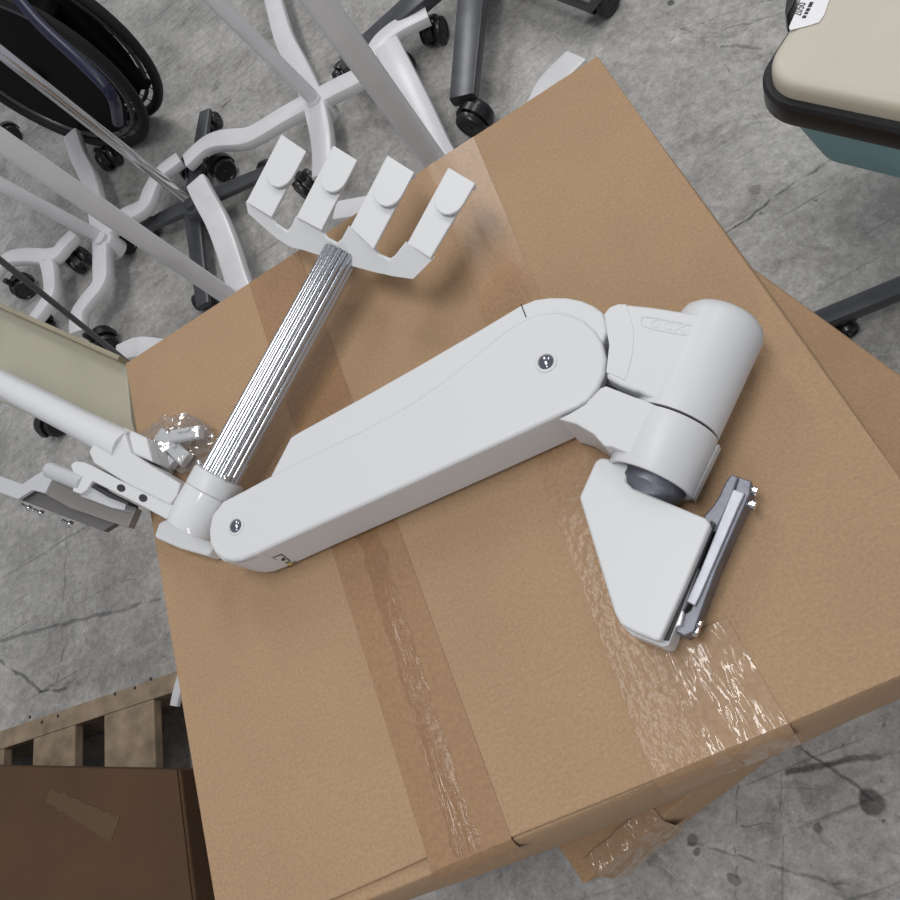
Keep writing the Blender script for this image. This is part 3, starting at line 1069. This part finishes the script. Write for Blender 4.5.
# ------------------------------------------------------------------ beige panel on a pedestal, grey rod
zp = .50
c = W(60, 350, zp)
tb = thing('overbed_table', 'beige laminate table top beside the box, under the white tube link', 'table', (c.x, c.y, 0))
pts = [W(x, y, zp) for x, y in ((-70, 276), (0, 307), (126, 363), (131, 420), (140, 452), (60, 428), (-70, 370))]
for p in pts:
    p.x = min(p.x, -.006)
obj('table_top', prism(pts, zp - .022), M['beige'], tb, bevel=.003)
e = [W(x, y, zp + .003) for x, y in ((-70, 275), (0, 306), (126, 362))]
for p in e:
    p.x = min(p.x, -.008)
obj('edging', sweep(e, rect(.008, .03, .002)), M['tan'], tb)
pc = W(-40, 320, zp)
obj('column', lathe([(.025, 0), (.025, zp - .03)], (pc.x, pc.y, .015), (0, 0, 1)), M['grey_paint'], tb)
obj('foot_plate', box((pc.x - .15, pc.y - .06, 0), (pc.x + .15, pc.y + .06, .025)), M['grey_paint'], tb, bevel=.004)
p0, p1 = W(150, 380, .02), W(0, 260, .55)
d = p1 - p0
rd = obj('grey_rod', lathe([(.0045, 0), (.0058, .01), (.0058, d.length * 1.15), (0, d.length * 1.15)], p0 - d.normalized() * .02, d, 16), M['rod'], None)
tag(rd, 'thin dark grey rod slanting down to the box corner above the beige panel', 'rod')

# ------------------------------------------------------------------ pallet and carton with shade painted in, lower left
ZP = .125
u0, u1 = W(0, 731, ZP), W(176, 671, ZP)
du = (u1 - u0).normalized()
dv = Vector((du.y, -du.x, 0))
if (W(60, 800, ZP) - u0).dot(dv) < 0:
    dv = -dv
Lw = (u1 - u0).length
pal = thing('wooden_pallet', 'wooden pallet on the floor carrying the brown box painted as shaded', 'pallet', u0 * 1.0)
pal.location.z = 0
def quad(s0, s1, t0, t1, za, zb, skew=0):
    return prism([u0 + du * s0 + dv * t0 + Vector((0, 0, za - ZP)), u0 + du * s1 + dv * t0 + Vector((0, 0, za - ZP)), u0 + du * s1 + dv * t1 + Vector((0, 0, za - ZP)), u0 + du * s0 + dv * t1 + Vector((0, 0, za - ZP))], zb)
def S(px, py):
    return (W(px, py, ZP) - u0).dot(du)
obj('lead_board', quad(-.25, S(178, 671), 0, .036, ZP, ZP - .02), M['wood'], pal, bevel=.002)
for a, b in (((-70, 760), (4, 745)), ((33, 745), (75, 725)), ((104, 730), (154, 715))):
    obj('deck_board', quad(S(*a), S(*b), .0362, .62, ZP, ZP - .02), M['wood'], pal, bevel=.002)
for tt in (.0, .30, .56):
    obj('stringer', quad(-.25, S(178, 671) - .01, tt, tt + .032, ZP - .021, .0), M['wood'], pal, bevel=.002)
for px, py in ((30, 717), (42, 722), (58, 716), (115, 694), (135, 688), (151, 679)):
    obj('nail_head', lathe([(.0032, 0), (.0032, .0006), (0, .0008)], W(px, py, ZP), (0, 0, 1), 10), M['ink'], pal)
ZD = ZP + .16
k0, k1, k2 = W(-90, 764, ZD), W(180, 769, ZD), W(196, 905, ZD)
d1 = (k1 - k0).normalized()
d2 = (k2 - k1).normalized()
db = thing('cardboard_box', 'brown cardboard box with painted-in shade on the wooden pallet at lower left', 'box', (k1.x, k1.y, ZP))
bm = prism([k0, k1, k1 + d2 * .42, k0 + d2 * .42], ZP + .0005)
obj('box_walls', bm, M['card_shaded'], db, bevel=.004)
for s in (0, 1):
    a = k1 - d1 * (.012 + .005 * s)
bm = prism([k0 + d2 * .001 + Vector((0, 0, .003)), k1 + d2 * .001 - d1 * .004 + Vector((0, 0, .003)), k1 + d2 * .41 - d1 * .004 + Vector((0, 0, .003)), k0 + d2 * .41 + Vector((0, 0, .003))], ZD + .0002)
obj('top_flap', bm, M['card_shaded'], db, bevel=.001)
# torn strip left by old tape
bm = bmesh.new()
a, b = W(48, 795, ZD + .0036), W(115, 830, ZD + .0036)
d = (b - a)
s = Vector((-d.y, d.x, 0)).normalized()
rows = []
for k in range(15):
    w = .010 + .008 * k / 14 + .004 * noise.noise((k * .8, 2, 5))
    rows.append([bm.verts.new(a + d * k / 14 + s * w * c_) for c_ in (-1, 1)])
for r0, r1 in zip(rows, rows[1:]):
    bm.faces.new((r0[0], r0[1], r1[1], r1[0]))
obj('torn_patch', bm, cardboard('torn_kraft', (.105, .066, .038)), db)
wk = obj('white_lever', sweep(spline([W(190, 662, .134), W(183, 678, .134), W(178, 694, .134), W(175, 706, .134)], 6), rect(.024, .016, .006), scale=lambda q: 1 - .25 * q), M['white_gloss'], None)

# ------------------------------------------------------------------ cream topped cart, top right
zc = .42
def Q(px, py, z=zc):
    return W(px, py, z)
cc = W(1010, 30, zc)
ct = thing('equipment_cart', 'cream-topped rolling cart with black rim and teal underside', 'cart', (cc.x, cc.y, 0))
e1 = (Q(900, 121) - Q(800, 100)).normalized()        # along the near edge
e2 = Vector((-e1.y, e1.x, 0))
o_ = Q(744, 98)
print('cart', o_, e1)
def rr(x0, y0, x1, y1, r, z, n=8):
    out = []
    for cx, cy, a0 in ((x1 - r, y1 - r, 0), (x0 + r, y1 - r, 90), (x0 + r, y0 + r, 180), (x1 - r, y0 + r, 270)):
        for k in range(n + 1):
            a = math.radians(a0 + 90 * k / n)
            p = o_ + e1 * (cx + r * math.cos(a)) + e2 * (cy + r * math.sin(a))
            out.append(Vector((p.x, p.y, z)))
    return out
CWd, CDp = .62, .46
def loft(rings, bm=None):
    bm = bm or bmesh.new()
    vs = [[bm.verts.new(p) for p in r] for r in rings]
    n = len(vs[0])
    for a, b in zip(vs, vs[1:]):
        for i in range(n):
            bm.faces.new((a[i], a[(i + 1) % n], b[(i + 1) % n], b[i]))
    bm.faces.new(list(reversed(vs[0])))
    bm.faces.new(vs[-1])
    return bm
def inset(d, r, z):
    return rr(d, -.0 + d, CWd - d, CDp - d, max(r - d, .01), z)
obj('rim', loft([inset(.014, .06, zc - .037), inset(.003, .06, zc - .035), inset(0, .06, zc - .030), inset(0, .06, zc - .004), inset(.004, .06, zc), inset(.012, .06, zc + .001)]), M['black'], ct)
obj('shell_top', loft([inset(.012, .06, zc - .004), inset(.012, .06, zc + .014), inset(.014, .06, zc + .020), inset(.018, .06, zc + .024), inset(.027, .06, zc + .026)]), M['cream'], ct, smooth=60)
def ins2(dl, dn, z):
    return rr(dl, dn, CWd - dl, CDp - dn, .04, z)
obj('shell_bottom', loft([ins2(.10, .05, zc - .125), ins2(.085, .03, zc - .12), ins2(.072, .016, zc - .105), ins2(.03, .010, zc - .034)]), M['teal'], ct, smooth=60)
pz = o_ + e1 * CWd / 2 + e2 * CDp / 2
obj('pedestal', lathe([(.035, 0), (.035, zc - .16)], (pz.x, pz.y, .03), (0, 0, 1)), M['dark'], ct)
g0, g1 = W(812, 325, .05), W(960, 264, .05)
gd = (g1 - g0).normalized()
gn = Vector((-gd.y, gd.x, 0))
for s, a in ((0, .0), (.36, .25)):
    p0 = g0 + gn * s + gd * a
    obj('base_leg', sweep([p0, p0 + gd * .35, p0 + gd * .75], rect(.03, .03, .005)), M['dark'], ct)
    for q in (.03, .70):
        pe = p0 + gd * q
        caster(ct, pe.x, pe.y, .037, q, .018)
pq = g0 + gd * ((pz - g0).dot(gd))
obj('base_crossbar', sweep([Vector((pq.x, pq.y, .06)) - gn * .01, Vector((pq.x, pq.y, .06)) + gn * .37], rect(.05, .03, .006)), M['dark'], ct)
# hanging paper label with its print
lz = zc + .0275
lab = [(800, -12), (829, -8), (823, 18), (818, 22), (789, 30), (786, 25)]
lab = [(806, -12), (832, -8), (824, 15), (819, 22), (810, 25), (790, 30), (789, 27)]
lo_ = obj('label', prism([W(x, y, lz) for x, y in lab], lz - .0008), M['label'], ct)
def text_on(body, a, b, z, hgt, par, m, flip=False):
    c = bpy.data.curves.new('print', 'FONT')
    c.body = body
    c.size = .02
    c.extrude = .0002
    c.resolution_u = 2
    ob = bpy.data.objects.new('tmp', c)
    C.objects.link(ob)
    me = bpy.data.meshes.new_from_object(ob.evaluated_get(bpy.context.evaluated_depsgraph_get()))
    bpy.data.objects.remove(ob)
    bm = bmesh.new()
    bm.from_mesh(me)
    A_, B_ = W(*a, z), W(*b, z)
    dx = (B_ - A_)
    xs = [v.co.x for v in bm.verts]
    ys = [v.co.y for v in bm.verts]
    kx = 1 / (max(xs) - min(xs))
    ky = hgt / (max(ys) - min(ys))
    dyv = Vector((0, 0, 1)).cross(dx.normalized())
    for v in bm.verts:
        q = v.co.copy()
        v.co = A_ + dx * (q.x - min(xs)) * kx + dyv * (q.y - min(ys)) * ky + Vector((0, 0, q.z + .0004))
    return obj('printed_text', bm, m, par)
text_on('2050', (800.5, 16), (806.5, 3), lz, .0105, ct, M['ink'])
for k, (a, b) in enumerate((((803.5, 18), (805, 15.5)), ((805.7, 14), (806.7, 12)), ((807.3, 11), (808.6, 8.2)), ((809.3, 7), (811.8, 2)))):
    p0, p1 = W(*a, lz + .0004), W(*b, lz + .0004)
    obj('printed_mark', sweep([p0, p1], [(-.0022, -.0002), (.0022, -.0002), (.0022, .0002), (-.0022, .0002)]), M['ink'], ct)
# dark tag behind the label
dkt = obj('strap', prism([W(x, y, zc + .0) for x, y in ((787, -6), (797, -8), (794, 4), (787, 16), (785, 10))], zc - .03), M['black'], ct, bevel=.002)

# ------------------------------------------------------------------ wheelchair, top left
wb = W(146, 146, 0)
far = W(40, 140, 0)
ux = (W(60, 165, 0) - W(150, 150, 0)).normalized()
wc = thing('wheelchair', 'folded black wheelchair with navy frame at the upper left', 'wheelchair', (wb.x, wb.y, 0))
rolld = (W(20, 150, 0) - wb)
rolld.z = 0
rolld.normalize()
perp = Vector((-rolld.y, rolld.x, 0))
if (W(120, 60, 0) - wb).dot(perp) < 0:
    perp = -perp
RW = .29
for s, off in ((0, 0.0), (1, .10)):
    cw = wb + rolld * .10 + perp * off + Vector((0, 0, RW))
    def torus(Rm, rm, n=56, m=10):
        bm = bmesh.new()
        rows = []
        for i in range(n):
            a = 2 * math.pi * i / n
            d = rolld * math.cos(a) + Vector((0, 0, 1)) * math.sin(a)
            rows.append([bm.verts.new(cw + d * (Rm + rm * math.cos(2 * math.pi * j / m)) + perp * rm * math.sin(2 * math.pi * j / m)) for j in range(m)])
        for i in range(n):
            for j in range(m):
                bm.faces.new((rows[i][j], rows[i][(j + 1) % m], rows[(i + 1) % n][(j + 1) % m], rows[(i + 1) % n][j]))
        return bm
    ty = obj('wheel', torus(RW - .014, .014), M['rubber'], wc)
    hr = obj('hand_rim', torus(RW - .045, .006), M['dark'], wc)
    bm = bmesh.new()
    for i in range(24):
        a = 2 * math.pi * i / 24
        d = rolld * math.cos(a) + Vector((0, 0, 1)) * math.sin(a)
        tube(cw + d * .02, cw + d * (RW - .02), .0016, n=6, bm=bm)
    lathe([(.022, -.02), (.022, .02)], cw, perp, 16, bm)
    lathe([(.05, -.004), (RW - .06, -.002), (RW - .06, .002), (.05, .004)], cw, perp, 48, bm)
    obj('spokes', bm, M['cloth'], wc)
mid = wb + rolld * .10 + perp * .08
obj('seat_sling', box((-.19, -.065, .40), (.19, .065, .44), rot=Matrix((rolld, perp, Vector((0, 0, 1)))).transposed(), org=(mid.x, mid.y, 0)), M['cloth'], wc, bevel=.015, seg=3)
obj('back_sling', box((.12, -.07, .40), (.17, .07, .84), rot=Matrix((rolld, perp, Vector((0, 0, 1)))).transposed(), org=(mid.x, mid.y, 0)), M['cloth'], wc, bevel=.015, seg=3)
obj('side_panel', box((-.2, .0, .12), (.2, .03, .42), rot=Matrix((rolld, perp, Vector((0, 0, 1)))).transposed(), org=(mid.x, mid.y, 0)), M['cloth'], wc, bevel=.01)
for s in (-.07, .12):
    q0 = mid + perp * s
    z = Vector((0, 0, 1))
    bm = sweep(spline([q0 - rolld * .02 + z * .62, q0 + rolld * .0 + z * .45, q0 + rolld * .28 + z * .40, q0 + rolld * .45 + z * .30, q0 + rolld * .55 + z * .10], 6), circ(.012, 12))
    obj('frame_tube', bm, M['blue'], wc)
obj('frame_tube', sweep(spline([W(10, -12, .52), W(40, 24, .48), W(85, 66, .42), W(112, 96, .36), W(118, 122, .26)], 6), circ(.013, 12)), M['blue'], wc)
obj('cross_brace', tube(mid - perp * .06 + Vector((0, 0, .15)), mid + perp * .1 + Vector((0, 0, .38)), .010, n=12), M['blue'], wc)
for s in (-.05, .1):
    q0 = mid + perp * s + rolld * .55
    caster(wc, q0.x, q0.y, .1, .4)

tag(wk, 'small white plastic lever poking out from behind the left side of the big box', 'lever')

# ------------------------------------------------------------------ light
def area(name, loc, target, sx, sy, power, col=(1, 1, 1)):
    l = bpy.data.lights.new(name, 'AREA')
    l.shape = 'RECTANGLE'
    l.size, l.size_y = sx, sy
    l.energy = power
    l.color = col
    o = bpy.data.objects.new(name, l)
    C.objects.link(o)
    o.location = loc
    d = Vector(target) - Vector(loc)
    o.rotation_euler = d.to_track_quat('-Z', 'Y').to_euler()
    return o
hit = B(715, 690)
r = (hit - CAM).normalized()
r.z = -r.z
lp_ = hit + r * (2.6 / r.z)
print('light', lp_)
area('bay_and_fill_lamp', lp_, lp_ - Vector((0, 0, 1)), 0.5, 1.5, 31, (1, .985, .96))
area('bay_and_fill_lamp', (.5, 3.8, 3.2), (.4, 1.9, 0), .5, 1.5, 30, (1, .99, .98))
area('bay_and_fill_lamp', (2.4, 2.4, 3.2), (2.0, 1.8, 0), .5, 1.5, 22, (1, .98, .95))
area('bay_and_fill_lamp', (-.5, -2.6, 2.9), (.2, .2, .6), .5, 1.5, 20, (1, .985, .96))  # unseen fill lamp, added in front to brighten the arm's wall
w = bpy.data.worlds.new('hall')
bpy.context.scene.world = w
w.use_nodes = True
bg = w.node_tree.nodes['Background']
bg.inputs['Color'].default_value = (.9, .92, 1, 1)
bg.inputs['Strength'].default_value = .35
vs = bpy.context.scene.view_settings
vs.view_transform = 'Standard'
vs.look = 'None'
vs.gamma = 1
vs.use_curve_mapping = False
vs.exposure = 0
